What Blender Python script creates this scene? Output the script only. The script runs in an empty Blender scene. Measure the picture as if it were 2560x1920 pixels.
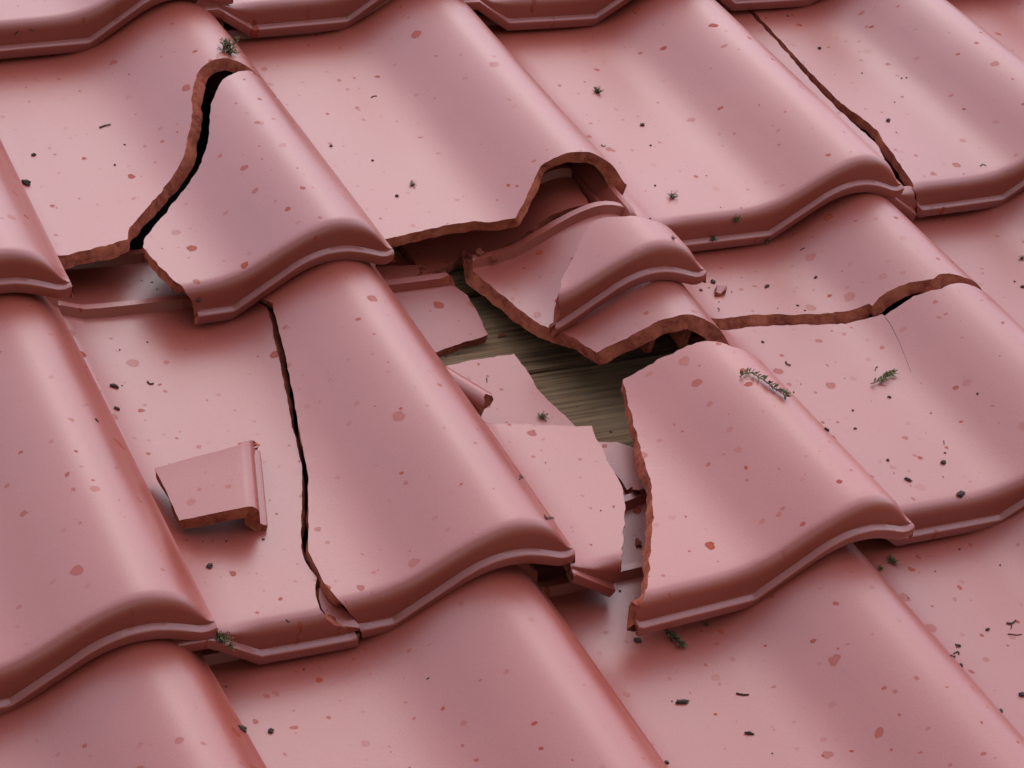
import bpy, bmesh, math, random
from mathutils import Vector, Matrix, Quaternion, noise
from mathutils.geometry import delaunay_2d_cdt

# ------------------------------------------------------------------ camera, sky, sun, exposure
scene = bpy.context.scene
PITCH = math.radians(26.8)
EAVES_Z = 5.0
# roof frame: u along the courses, v up the slope, n out of the roof
ROOF = Matrix.Translation((0, 0, EAVES_Z)) @ Matrix.Rotation(PITCH, 4, 'X')

CAM_R = ((0.88675507, -0.41246078, 0.20866611),
         (-0.136663, -0.66518247, -0.73406778),
         (0.44157521, 0.62242138, -0.64622206))          # rows: right, down, forward in the roof frame
CAM_P = (-0.18916838, -1.78429834, 1.26083388)
cam_data = bpy.data.cameras.new('camera')
cam_data.sensor_width = 36.0
cam_data.lens = 75.2653
cam_data.clip_start = 0.05
cam_data.clip_end = 2000.0
cam = bpy.data.objects.new('camera', cam_data)
scene.collection.objects.link(cam)
rgt, dwn, fwd = [Vector(r) for r in CAM_R]
m = Matrix((rgt, -dwn, -fwd)).transposed().to_4x4()
m.translation = Vector(CAM_P)
cam.matrix_world = ROOF @ m
scene.camera = cam

SUN_EL, SUN_AZ = math.radians(59), math.radians(37)      # azimuth clockwise from +Y (up the slope)
world = bpy.data.worlds.new('World')
scene.world = world
world.use_nodes = True
wn, wl = world.node_tree.nodes, world.node_tree.links
bg = wn['Background']
sky = wn.new('ShaderNodeTexSky')
sky.sky_type = 'NISHITA'
sky.sun_disc = False
sky.sun_elevation = SUN_EL
sky.sun_rotation = SUN_AZ
sky.air_density = 1.0
sky.dust_density = 2.0
sky.ozone_density = 1.0
hs = wn.new('ShaderNodeHueSaturation')
hs.inputs['Saturation'].default_value = 0.4             # thin overcast: the blue is washed out
wl.new(sky.outputs[0], hs.inputs['Color'])
wl.new(hs.outputs[0], bg.inputs['Color'])
bg.inputs['Strength'].default_value = 0.06

sun_data = bpy.data.lights.new('sun', 'SUN')
sun_data.energy = 1.5
sun_data.angle = math.radians(140)
sun_data.color = (0.765, 0.785, 1.0)
sun = bpy.data.objects.new('sun', sun_data)
scene.collection.objects.link(sun)
sd = Vector((math.sin(SUN_AZ) * math.cos(SUN_EL), math.cos(SUN_AZ) * math.cos(SUN_EL), math.sin(SUN_EL)))
sun.rotation_euler = (-sd).to_track_quat('-Z', 'Y').to_euler()
sun.location = (0, 0, 12)

scene.view_settings.view_transform = 'Standard'
scene.view_settings.look = 'None'
scene.view_settings.exposure = 1.58
scene.view_settings.gamma = 1.0
scene.view_settings.use_curve_mapping = False

# ------------------------------------------------------------------ materials
def new_mat(name):
    mt = bpy.data.materials.new(name)
    mt.use_nodes = True
    nt = mt.node_tree
    return mt, nt.nodes, nt.links, nt.nodes['Principled BSDF']

def mathn(n, l, op, a, b=None, clamp=False):
    nd = n.new('ShaderNodeMath'); nd.operation = op; nd.use_clamp = clamp
    for k, x in enumerate((a, b)):
        if x is None: continue
        if isinstance(x, (int, float)): nd.inputs[k].default_value = x
        else: l.new(x, nd.inputs[k])
    return nd.outputs[0]

def coords(n, l, spread=3.0):
    """object coordinates, shifted by a random amount for each object"""
    tc = n.new('ShaderNodeTexCoord'); oi = n.new('ShaderNodeObjectInfo')
    cb = n.new('ShaderNodeCombineXYZ')
    l.new(mathn(n, l, 'MULTIPLY', oi.outputs['Random'], spread * 7.0), cb.inputs[0])
    l.new(mathn(n, l, 'MULTIPLY', oi.outputs['Random'], spread * 23.0), cb.inputs[1])
    l.new(mathn(n, l, 'MULTIPLY', oi.outputs['Random'], spread * 41.0), cb.inputs[2])
    ad = n.new('ShaderNodeVectorMath'); ad.operation = 'ADD'
    l.new(tc.outputs['Object'], ad.inputs[0]); l.new(cb.outputs[0], ad.inputs[1])
    return ad.outputs[0], oi.outputs['Random']

def noise_tex(n, l, vec, scale, detail=2.0, rough=0.5):
    t = n.new('ShaderNodeTexNoise')
    t.inputs['Scale'].default_value = scale
    t.inputs['Detail'].default_value = detail
    t.inputs['Roughness'].default_value = rough
    l.new(vec, t.inputs['Vector'])
    return t.outputs['Fac']

def ramp(n, l, fac, p0, p1, c0=(0, 0, 0, 1), c1=(1, 1, 1, 1)):
    r = n.new('ShaderNodeValToRGB')
    r.color_ramp.elements[0].position = p0; r.color_ramp.elements[0].color = c0
    r.color_ramp.elements[1].position = p1; r.color_ramp.elements[1].color = c1
    l.new(fac, r.inputs['Fac'])
    return r.outputs['Color']

def mix(n, l, fac, a, b, mode='MIX'):
    nd = n.new('ShaderNodeMix'); nd.data_type = 'RGBA'; nd.blend_type = mode
    for sock, x in ((nd.inputs['Factor'], fac), (nd.inputs['A'], a), (nd.inputs['B'], b)):
        if isinstance(x, (int, float)): sock.default_value = x
        elif isinstance(x, tuple): sock.default_value = x
        else: l.new(x, sock)
    return nd.outputs['Result']

def spots(n, l, vec, scale, keep, rmin, rmax):
    """dried raindrop marks: sparse round spots of uneven size; returns (disc, ring)"""
    wob = n.new('ShaderNodeTexNoise'); wob.inputs['Scale'].default_value = scale * 4.0
    l.new(vec, wob.inputs['Vector'])
    mul = n.new('ShaderNodeVectorMath'); mul.operation = 'SCALE'; mul.inputs['Scale'].default_value = 0.20 / scale
    l.new(wob.outputs['Color'], mul.inputs[0])
    ad = n.new('ShaderNodeVectorMath'); ad.operation = 'ADD'
    l.new(vec, ad.inputs[0]); l.new(mul.outputs[0], ad.inputs[1])
    v = n.new('ShaderNodeTexVoronoi'); v.voronoi_dimensions = '2D'; v.inputs['Scale'].default_value = scale
    l.new(ad.outputs[0], v.inputs['Vector'])
    sp = n.new('ShaderNodeSeparateColor'); l.new(v.outputs['Color'], sp.inputs[0])
    r = mathn(n, l, 'ADD', mathn(n, l, 'MULTIPLY', mathn(n, l, 'POWER', sp.outputs[0], 2.0), rmax - rmin), rmin)
    on = mathn(n, l, 'GREATER_THAN', sp.outputs[1], 1.0 - keep)
    q = mathn(n, l, 'DIVIDE', v.outputs['Distance'], r)
    disc = mathn(n, l, 'MULTIPLY', mathn(n, l, 'MULTIPLY', mathn(n, l, 'SUBTRACT', 1.0, q), 5.0, True), on)
    ring = mathn(n, l, 'MULTIPLY', disc, mathn(n, l, 'MULTIPLY', mathn(n, l, 'SUBTRACT', q, 0.45), 3.0, True))
    amt = mathn(n, l, 'ADD', mathn(n, l, 'MULTIPLY', mathn(n, l, 'POWER', sp.outputs[2], 1.6), 0.8), 0.2)
    return mathn(n, l, 'MULTIPLY', disc, amt), ring

def engobe(name, tint=1.0, spot_amount=1.0):
    mt, n, l, b = new_mat(name)
    vec, rnd = coords(n, l)
    big = noise_tex(n, l, vec, 9.0, 3.0)
    fine = noise_tex(n, l, vec, 420.0, 3.0, 0.6)
    base = mix(n, l, ramp(n, l, big, 0.3, 0.75), (0.248 * tint, 0.043 * tint, 0.025 * tint, 1), (0.276 * tint, 0.054 * tint, 0.034 * tint, 1))
    base = mix(n, l, mathn(n, l, 'MULTIPLY', ramp(n, l, fine, 0.58, 0.74), 0.45), base, (0.15, 0.03, 0.022, 1))
    grain = noise_tex(n, l, vec, 1300.0, 2.0, 0.6)
    base = mix(n, l, mathn(n, l, 'MULTIPLY', ramp(n, l, grain, 0.60, 0.70), 0.30), base, (0.38, 0.13, 0.10, 1))
    d1, r1 = spots(n, l, vec, 25.0, 0.58, 0.03, 0.155)
    d2, r2 = spots(n, l, vec, 49.0, 0.36, 0.04, 0.14)
    dd = mathn(n, l, 'MULTIPLY', mathn(n, l, 'MAXIMUM', d1, d2), spot_amount)
    rr = mathn(n, l, 'MULTIPLY', mathn(n, l, 'MAXIMUM', r1, r2), spot_amount)
    spotc = mix(n, l, rr, (0.29, 0.044, 0.019, 1), (0.20, 0.030, 0.014, 1))
    base = mix(n, l, mathn(n, l, 'MULTIPLY', dd, 0.95), base, spotc)
    tv = n.new('ShaderNodeHueSaturation'); l.new(base, tv.inputs['Color'])
    l.new(mathn(n, l, 'ADD', mathn(n, l, 'MULTIPLY', rnd, 0.14), 0.93), tv.inputs['Value'])
    l.new(tv.outputs[0], b.inputs['Base Color'])
    rg = mathn(n, l, 'ADD', mathn(n, l, 'MULTIPLY', big, 0.08), 0.35)
    rg = mathn(n, l, 'ADD', rg, mathn(n, l, 'MULTIPLY', dd, 0.10))
    rg = mathn(n, l, 'ADD', rg, mathn(n, l, 'MULTIPLY', mathn(n, l, 'SUBTRACT', grain, 0.5), 0.25))
    l.new(rg, b.inputs['Roughness'])
    b.inputs['IOR'].default_value = 1.72
    spec = mathn(n, l, 'SUBTRACT', 0.5, mathn(n, l, 'MULTIPLY', dd, 0.46))
    l.new(spec, b.inputs['Specular IOR Level'])
    bp = n.new('ShaderNodeBump'); bp.inputs['Strength'].default_value = 0.2; bp.inputs['Distance'].default_value = 0.0006
    l.new(fine, bp.inputs['Height'])
    bp2 = n.new('ShaderNodeBump'); bp2.inputs['Strength'].default_value = 0.10; bp2.inputs['Distance'].default_value = 0.004
    l.new(big, bp2.inputs['Height']); l.new(bp.outputs[0], bp2.inputs['Normal'])
    l.new(bp2.outputs[0], b.inputs['Normal'])
    return mt

def clay(name, c0, c1):
    mt, n, l, b = new_mat(name)
    vec, rnd = coords(n, l)
    a = noise_tex(n, l, vec, 160.0, 4.0, 0.65)
    g = noise_tex(n, l, vec, 900.0, 2.0, 0.6)
    col = mix(n, l, ramp(n, l, a, 0.32, 0.68), c0, c1)
    pt = noise_tex(n, l, vec, 32.0, 2.0)
    col = mix(n, l, mathn(n, l, 'MULTIPLY', ramp(n, l, pt, 0.48, 0.66), 0.6), col, (c1[0] * 1.3, c1[1] * 1.5, c1[2] * 1.35, 1))
    col = mix(n, l, mathn(n, l, 'MULTIPLY', ramp(n, l, g, 0.60, 0.74), 0.5), col, (c1[0] * 1.35, c1[1] * 1.6, c1[2] * 1.6, 1))
    l.new(col, b.inputs['Base Color'])
    b.inputs['Roughness'].default_value = 0.95
    b.inputs['Specular IOR Level'].default_value = 0.15
    bp = n.new('ShaderNodeBump'); bp.inputs['Strength'].default_value = 0.8; bp.inputs['Distance'].default_value = 0.0016
    l.new(mathn(n, l, 'ADD', a, mathn(n, l, 'MULTIPLY', g, 0.5)), bp.inputs['Height'])
    l.new(bp.outputs[0], b.inputs['Normal'])
    return mt

def wood(name, c0, c1):
    mt, n, l, b = new_mat(name)
    vec, rnd = coords(n, l)
    mp = n.new('ShaderNodeMapping'); mp.inputs['Scale'].default_value = (2.5, 95.0, 95.0)
    l.new(vec, mp.inputs['Vector'])
    gr = noise_tex(n, l, mp.outputs[0], 3.0, 5.0, 0.65)
    bl = noise_tex(n, l, vec, 14.0, 3.0)
    col = mix(n, l, ramp(n, l, gr, 0.38, 0.62), c0, c1)
    col = mix(n, l, mathn(n, l, 'MULTIPLY', ramp(n, l, bl, 0.4, 0.7), 0.5), col, (0.27, 0.175, 0.09, 1))
    l.new(col, b.inputs['Base Color'])
    b.inputs['Roughness'].default_value = 0.85
    bp = n.new('ShaderNodeBump'); bp.inputs['Strength'].default_value = 0.7; bp.inputs['Distance'].default_value = 0.003
    l.new(gr, bp.inputs['Height']); l.new(bp.outputs[0], b.inputs['Normal'])
    return mt

def plain(name, c0, c1, scale=60.0, rough=0.9):
    mt, n, l, b = new_mat(name)
    vec, rnd = coords(n, l)
    l.new(mix(n, l, ramp(n, l, noise_tex(n, l, vec, scale, 3.0), 0.35, 0.65), c0, c1), b.inputs['Base Color'])
    b.inputs['Roughness'].default_value = rough
    return mt

M_TILE = engobe('red_engobe')
M_CLAY = clay('broken_clay', (0.17, 0.032, 0.018, 1), (0.35, 0.090, 0.052, 1))
M_UNDER = clay('tile_underside', (0.15, 0.040, 0.026, 1), (0.22, 0.065, 0.042, 1))
M_WOOD = wood('weathered_wood', (0.07, 0.033, 0.013, 1), (0.26, 0.15, 0.066, 1))
M_DECK = plain('roofing_felt', (0.012, 0.012, 0.013, 1), (0.02, 0.02, 0.02, 1), 200.0)
M_GRASS = plain('grass', (0.04, 0.07, 0.02, 1), (0.07, 0.11, 0.035, 1), 3.0)
M_SOIL = plain('soil_crumb', (0.018, 0.010, 0.007, 1), (0.065, 0.036, 0.025, 1), 500.0)
M_MOSS = plain('moss_green', (0.05, 0.042, 0.010, 1), (0.13, 0.115, 0.028, 1), 700.0)
M_MOSSDRY = plain('moss_dark', (0.022, 0.016, 0.008, 1), (0.06, 0.045, 0.018, 1), 700.0)

# ------------------------------------------------------------------ tile surface
P=0.30; L=0.4077
Z0=0.024; BB=-0.004; TILT=0.0440
TPTS=[(-.2,.006),(-.13,.006),(-.107,.004),(-.085,.018),(-.065,.018),(-.045,.009),(-.02,.008),(.0,.0055),(.04,.001),(.08,0),(.30,0),(.36,.0003),(.42,.0014),(.48,.0046),(.54,.0112),(.60,.0225),(.66,.0355),(.72,.0465),(.78,.0538),(.825,.0555),(.87,.0533),(.91,.0483),(.945,.0403),(.97,.0316),(.99,.0232),(1.005,.0180),(1.02,.0170),(1.1,.0170)]
BPTS=[(-.2,.031),(-.02,.031),(.13,0),(.50,0),(.68,.042),(.71,.0475),(.74,.0515),(.775,.0545),(.81,.0555),(.85,.0550),(.89,.0520),(.94,.0465),(.97,.0430),(.99,.0425),(1.015,.0450),(1.1,.045)]
def lin(pts,x):
    if x<=pts[0][0]: return pts[0][1]
    for (x0,y0),(x1,y1) in zip(pts,pts[1:]):
        if x<=x1: return y0+(y1-y0)*(x-x0)/(x1-x0)
    return pts[-1][1]
def cub(pts,x):
    if x<=pts[0][0]: return pts[0][1]
    if x>=pts[-1][0]: return pts[-1][1]
    n=len(pts)
    for i in range(n-1):
        if x<=pts[i+1][0]:
            x0,y0=pts[i];x1,y1=pts[i+1];h=x1-x0;t=(x-x0)/h
            def m(k):
                if k==0 or k==n-1: return 0.0
                return (pts[k+1][1]-pts[k-1][1])/(pts[k+1][0]-pts[k-1][0])
            m0,m1=m(i)*h,m(i+1)*h
            t2=t*t;t3=t2*t
            return (2*t3-3*t2+1)*y0+(t3-2*t2+t)*m0+(-2*t3+3*t2)*y1+(t3-t2)*m1
def T(u):
    r=cub(TPTS,u)
    return r
# front path: (v,g,extra)
FPATH=[]
for k in range(0,9):
    th=math.radians(90*k/8)
    FPATH.append((.0165-.012*math.sin(th),.44*(1-math.cos(th)),0.0))
FPATH+= [(.0044,.62,0),(.0042,.80,0),(.0040,.940,0),(.0035,.960,0),(-.0008,.994,.0),(-.0017,1.,-.0005),(-.0020,1.,-.0013),(-.0008,1.,-.0105),(-.0002,1.,-.0118),(.0008,1.,-.0124),(.0035,1.,-.0126)]
FA=[];acc=.0165
for k,(v,g,e) in enumerate(FPATH):
    if k:
        v0,g0,e0=FPATH[k-1]
        acc-=math.hypot(v-v0,(g-g0)*.028+(e0-e))
    FA.append(acc)
AMIN=FA[-1]
HEAD=.116
RIBS=[(.4285,.4355,.009),(.508,.515,.009)]
def rib(s):
    for s0,s1,h in RIBS:
        w=.004
        if s0-w<s<s1+w:
            if s<s0: return h*(s-s0+w)/w
            if s>s1: return h*(s1+w-s)/w
            return h
    return 0.
def surf(u,a):
    """u fraction of P, a path coordinate -> local xyz"""
    if a>=FA[0]:
        return (u*P,a,Z0+T(u)-TILT*a/L+rib(a))
    for k in range(1,len(FA)):
        if a>=FA[k] or k==len(FA)-1:
            t=(FA[k-1]-a)/(FA[k-1]-FA[k])
            t=min(1,max(0,t))
            v,g,e=[FPATH[k-1][c]+(FPATH[k][c]-FPATH[k-1][c])*t for c in range(3)]
            break
    top=Z0+T(u)-TILT*v/L
    bt=BB+lin(BPTS,u)
    return (u*P,v,top*(1-g)+bt*g+e)

# outlines of the broken pieces on the tile surface (u as a fraction of the tile width, distance from the front edge)
FRAG = {
    'B1up': dict(i=1, j=1, piv=(0.22, 0.05, 0.0), d=(0.003, 0.008, 0.0), r=(0.0, 0.0, 0.8), t=0.0115, poly=[(-.13,.055),(.0317,.0579),(.1176,.0624),(.2023,.0675),(.2676,.0724),(.2893,.088),(.335,.1038),(.4252,.1314),(.5064,.1562),(.5753,.1815),(.6222,.2083),(.6595,.2355),(.6893,.2605),(.7221,.2789),(.7608,.2888),(.8036,.2934),(.8436,.2945),(.8906,.2894),(.9268,.2824),(.96,.268),(1.012,.27),(1.012,.525),(-.13,.525)]),
    'B1roll': dict(i=1, j=1, piv=(0.22, 0.05, 0.0), d=(0.0044, -0.0133, 0.0025), r=(0.0, 0.0, 1.07), t=0.0115, poly=[(.918,.2973),(.8614,.2887),(.8041,.2795),(.7645,.2699),(.7347,.2576),(.7068,.2464),(.6755,.2221),(.6411,.1972),(.5982,.177),(.542,.1601),(.4671,.1405),(.3845,.1151),(.3169,.0922),(.2959,.0791),(.3088,.0509),(.325,.0214),(.3539,.0017),(.3768,-.0086),(.3879,-.0184),(.3883,-.0242),(.385,-.0383),(1.012,-.0383),(1.012,.285),(.96,.287)]),
    'B2up': dict(i=2, j=1, piv=(0.22, 0.05, 0.0), d=(-0.0085, 0.008, 0.0), r=(0.0, 0.0, -0.2), t=0.0115, poly=[(-.13,.02),(.0829,.0219),(.1606,.0256),(.2637,.0308),(.3654,.0342),(.4287,.0335),(.4836,.0241),(.5454,.0167),(.5951,.0315),(.6475,.0486),(.6904,.0624),(.7343,.0639),(.7772,.0637),(.8197,.0617),(.8676,.0606),(.8668,.0602),(.91,.052),(.96,.05),(1.012,.046),(1.012,.525),(-.13,.525)]),
    'B2tip': dict(i=2, j=1, piv=(0.22, 0.05, 0.0), d=(-0.0054, -0.104, 0.0095), r=(0.0, 0.0, 0.44), t=0.0115, poly=[(.814,.0573),(.7667,.0629),(.7247,.07),(.6927,.0717),(.6488,.0613),(.5946,.0435),(.5511,.0332),(.526,.0245),(.5009,.0127),(.4995,.0043),(.5115,-.0063),(.5087,-.0133),(.497,-.0196),(.5,-.0383),(1.012,-.0383),(1.012,.04),(.93,.045),(.86,.048)]),
    'C2up': dict(i=2, j=2, piv=(0.22, 0.05, 0.0), d=(-0.0135, -0.001, 0.002), r=(0.0, 0.0, -2.5), t=0.013, poly=[(.3929,.4514),(.4003,.4427),(.3786,.42),(.4053,.3913),(.4298,.3641),(.4531,.3371),(.4709,.3197),(.4932,.3101),(.5315,.2878),(.5595,.2557),(.606,.2544),(.6559,.2522),(.7084,.2512),(.7545,.2519),(.7996,.2505),(.8505,.2499),(.9,.242),(.96,.239),(1.012,.236),(1.012,.448),(.8,.446),(.74,.442),(.6,.445),(.45,.444)]),
    'C2roll': dict(i=2, j=2, piv=(0.22, 0.05, 0.0), d=(0.007, -0.052, 0.0145), r=(0.0, 0.0, 2.2), t=0.0115, poly=[(.8438,.2358),(.8246,.2426),(.7968,.2479),(.7685,.2522),(.7328,.255),(.6882,.2552),(.6611,.2586),(.6337,.2583),(.5949,.2609),(.551,.2625),(.5185,.2358),(.4913,.2112),(.448,.1755),(.4097,.1389),(.3646,.1133),(.3211,.0903),(.2557,.0626),(.1908,.0335),(.1423,.0153),(.1113,.0013),(.1043,-.0113),(.125,-.0383),(1.012,-.0383),(1.012,.212),(.93,.222)]),
    'C3up': dict(i=3, j=2, piv=(0.22, 0.05, 0.0), d=(0.01, 0.003, 0.0), r=(0.0, 0.0, 0.1), t=0.0115, poly=[(-.13,.298),(.0195,.2957),(.1818,.294),(.3725,.2823),(.4613,.2743),(.5169,.2689),(.5739,.2649),(.5758,.2604),(.6064,.265),(.6302,.2655),(.6814,.2615),(.7287,.2545),(.7587,.2505),(.7849,.2535),(.8222,.251),(.87,.243),(.95,.24),(1.012,.236),(1.012,.525),(-.13,.525)]),
    'C3low': dict(i=3, j=2, piv=(0.22, 0.05, 0.0), d=(0.0068, -0.017, 0.001), r=(0.0, 0.0, -1.2), t=0.0115, poly=[(-.13,.294),(-.0034,.2901),(.1396,.2928),(.2709,.2881),(.3966,.2803),(.4565,.2758),(.5137,.2715),(.5458,.2687),(.578,.2652),(.5808,.2612),(.6158,.2621),(.6757,.2638),(.7266,.2592),(.7534,.2553),(.7853,.2567),(.8189,.2559),(.8505,.253),(.8762,.2501),(.93,.238),(1.012,.236),(1.012,-.0383),(-.13,-.0383)]),
    'B4strip': dict(i=4, j=1, piv=(0.22, 0.05, 0.0), d=(0.0, 0.0, 0.0), r=(0.0, 0.0, 0.0), t=0.0115, poly=[(-.13,.1),(.1213,.0732),(.1427,.0914),(.1562,.1064),(.154,.1382),(.1524,.1747),(.159,.2158),(.1741,.2618),(.1981,.3131),(.2142,.3619),(.2315,.4167),(.13,.525),(-.13,.525)]),
    'B4main': dict(i=4, j=1, piv=(0.22, 0.05, 0.0), d=(0.0118, 0.0079, 0.001), r=(0.0, 0.0, 0.5), t=0.0115, poly=[(.2211,.4158),(.2027,.3653),(.1848,.3163),(.1673,.2686),(.1588,.2261),(.1505,.1845),(.1672,.1549),(.1753,.1221),(.1475,.0958),(.1265,.0658),(.0979,.0329),(.0711,.0035),(.1033,-.0134),(.1028,-.0266),(.1125,-.0318),(.1,-.0383),(1.012,-.0383),(1.012,.525),(.06,.525)]),
    'B4corner': dict(i=4, j=1, piv=(0.22, 0.05, 0.0), d=(0.002, 0.003, -0.001), r=(0.0, 0.0, 0.0), t=0.009, poly=[(-.12,.03),(.0813,.0157),(.1072,.0146),(.1071,.0093),(.1083,.0041),(.1118,-.0018),(.1245,-.0053),(.1336,-.0082),(.128,-.0383),(-.12,-.0383)]),
    'C1left': dict(i=1, j=2, piv=(0.22, 0.05, 0.0), d=(0.004, -0.002, 0.0), r=(0.0, 0.0, -1.5), t=0.0115, poly=[(.44,.525),(.5784,.3907),(.5697,.3702),(.5521,.344),(.5358,.3147),(.5174,.2887),(.4988,.2629),(.4825,.2394),(.4631,.209),(.4489,.1858),(.4332,.1703),(.4066,.1489),(.3807,.1274),(.3635,.1145),(.328,.0852),(.3198,.0701),(.3215,.0588),(.328,.0484),(.3123,.0397),(.3009,.0298),(.2937,.0135),(.3053,.005),(.3265,-.0025),(.36,-.0086),(.3899,-.0121),(.3957,-.0201),(.3998,-.0285),(.41,-.0383),(-.13,-.0383),(-.13,.525)]),
    'C1roll': dict(i=1, j=2, piv=(0.22, 0.05, 0.0), d=(0.0045, 0.0045, 0.004), r=(0.0, 0.0, -0.3), t=0.0115, poly=[(.6059,.3768),(.5862,.3458),(.5692,.3174),(.5474,.2852),(.5198,.2489),(.4861,.2085),(.4599,.1749),(.4453,.1571),(.4077,.1277),(.3775,.1045),(.3347,.0715),(.3322,.0538),(.3303,.0406),(.3311,.0296),(.3408,.0139),(.3642,.0012),(.3933,-.0113),(.4019,-.021),(.4161,-.0339),(.43,-.0383),(1.012,-.0383),(1.012,.525),(.44,.525)]),
    'C1chip': dict(i=1, j=2, piv=(0.105, 0.075, 0.0155), d=(0.004, -0.047, -0.0035), r=(24.0, 0.0, -1.5), t=0.004, poly=[(.324,.0882),(.3383,.083),(.3665,.0704),(.3865,.0598),(.3985,.0516),(.3952,.0493),(.3593,.0527),(.3332,.057),(.321,.0626),(.3129,.0709),(.3137,.0797)]),
    'C2pan': dict(i=2, j=2, piv=(0.22, 0.05, 0.0), d=(0.015, -0.003, -0.001), r=(0.0, 0.0, 0.0), t=0.01, poly=[(-.1,.33),(.0059,.2053),(.1559,.195),(.2444,.1858),(.2997,.1803),(.3481,.1779),(.332,.1617),(.3316,.1511),(.3121,.1263),(.3062,.1061),(.2993,.0939),(.2712,.0734),(.2581,.0645),(.214,.0436),(.1589,.0147),(.1441,.0035),(.146,-.0133),(.1336,-.0235),(.12,-.0383),(-.025,-.0383),(-.03,.03),(-.1,.06)]),
    'C2head': dict(i=2, j=2, piv=(0.05, 0.42, 0.0), d=(0.0, -0.006, -0.014), r=(13.0, 0.0, 0.0), t=0.011, poly=[(-.1,.46),(.1,.46),(.25,.456),(.3282,.4261),(.3545,.4117),(.3626,.3872),(.36,.3577),(.2549,.3517),(.1436,.3448),(-.1,.3)]),
    'C2mid': dict(i=2, j=2, piv=(0.05, 0.25, 0.0), d=(0.0, -0.004, -0.022), r=(7.0, 0.0, 0.0), t=0.01, poly=[(-.1,.335),(.0972,.308),(.2172,.311),(.292,.3103),(.3629,.3109),(.3709,.2913),(.3687,.2616),(.3902,.2355),(.4151,.2064),(.3908,.1969),(.316,.1929),(.1,.2),(-.1,.2)]),
    'D2plate': dict(i=2, j=3, piv=(0.12, 0.5, 0.0), d=(0.0, 0.0, 0.01), r=(3.0, 0.0, 0.0), t=0.007, poly=[(.4463,.5844),(.4988,.5767),(.5274,.5643),(.5117,.5421),(.4619,.506),(.4336,.5111),(.4392,.5318),(.4313,.5537)]),
    'C2rear': dict(i=2, j=2, piv=(0.22, 0.05, 0.0), d=(0.0, 0.0, -0.006), r=(0.0, 0.0, 0.0), t=0.011, poly=[(.24,.44),(.33,.446),(.4,.458),(.55,.452),(.7,.456),(.83,.45),(.86,.5),(.84,.525),(.24,.525)]),
    'C2back': dict(i=2, j=2, piv=(0.22, 0.05, 0.0), d=(0.0, 0.004, -0.014), r=(0.0, 0.0, 0.0), t=0.01, poly=[(-.08,.462),(.087,.4352),(.1974,.4436),(.2469,.4284),(.2945,.4395),(.3164,.4532),(.3027,.4616),(.2523,.472),(.2001,.4835),(-.08,.51)]),
    'loose': dict(i=0, j=0, piv=(0.09, 0.0, -0.0147), d=(0.302, -0.672, 0.0227), r=(-8.0, 0.0, 74.0), t=0.012, poly=[(.5315,-.0365),(.4113,.0185),(.3936,.0496),(.3706,.0858),(.2932,.0786),(.2294,.0735),(.1643,.0683),(.1742,.0384),(.1807,.0169),(.185,.006),(.19,-.012),(.2,-.0383),(.475,-.0383),(.48,-.015)]),
}
def warp(u, a, seed):
    """slight unevenness from pressing and firing"""
    p = Vector((u * 1.3 + seed * 7.31, a * 4.0 + seed * 3.17, seed * 1.7))
    return 0.0011 * noise.noise(p) + 0.0004 * noise.noise(p * 3.1)

def S3(u, a, seed):
    p = Vector(surf(u, a))
    p.z += warp(u, a, seed)
    return p

def nrm(u, a, seed):
    du = S3(u + .004, a, seed) - S3(u - .004, a, seed)
    da = S3(u, a + .0012, seed) - S3(u, a - .0012, seed)
    return du.cross(da).normalized()

US = [-.13, -.107, -.096, -.085, -.075, -.065, -.054, -.043, -.02, 0., .05, .10, .13, .16, .20, .24, .28, .32] + [.34 + .02 * k for k in range(9)] + [.515 + .0165 * k for k in range(25)] + [.92, .93, .94, .95, .96, .97, .98, .99, 1.0, 1.012]
AS = list(reversed(FA)) + [.025, .034, .045, .06, .08, .10, .125, .15, .175, .20, .225, .25, .275, .30, .325, .35, .375, .40, .415, .4245, .4285, .4355, .4395, .46, .48, .504, .508, .515, .519, .525]

def thick(u, t):
    k = min(1.0, max(0.0, (u - .90) / .08))
    return t + k * .004

def finish(me, ang=34):
    me.polygons.foreach_set('use_smooth', [True] * len(me.polygons))
    me.set_sharp_from_angle(angle=math.radians(ang))

def tile_mesh(name, seed):
    """a whole tile: top, underside and the edges all round"""
    nu, na = len(US), len(AS)
    vs, fs, mi = [], [], []
    for u in US:
        for a in AS: vs.append(S3(u, a, seed))
    off = len(vs)
    for u in US:
        for a in AS: vs.append(S3(u, a, seed) - nrm(u, a, seed) * thick(u, .0115))
    ix = lambda i, j: i * na + j
    for i in range(nu - 1):
        for j in range(na - 1):
            fs.append((ix(i, j), ix(i + 1, j), ix(i + 1, j + 1), ix(i, j + 1))); mi.append(0)
            fs.append((off + ix(i, j), off + ix(i, j + 1), off + ix(i + 1, j + 1), off + ix(i + 1, j))); mi.append(1)
    for i in range(nu - 1):
        for j, s in ((0, 1), (na - 1, -1)):
            f = (ix(i, j), off + ix(i, j), off + ix(i + 1, j), ix(i + 1, j))
            fs.append(f if s > 0 else f[::-1]); mi.append(0)
    for j in range(na - 1):
        for i, s in ((0, -1), (nu - 1, 1)):
            f = (ix(i, j), off + ix(i, j), off + ix(i, j + 1), ix(i, j + 1))
            fs.append(f if s > 0 else f[::-1]); mi.append(0)
    me = bpy.data.meshes.new(name)
    me.from_pydata([tuple(v) for v in vs], [], fs)
    me.materials.append(M_TILE); me.materials.append(M_UNDER)
    me.polygons.foreach_set('material_index', mi)
    finish(me)
    return me

def link(o, parent=None):
    scene.collection.objects.link(o)
    if parent: o.parent = parent
    return o

def obj(name, me, parent=None):
    return link(bpy.data.objects.new(name, me), parent)

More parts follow.
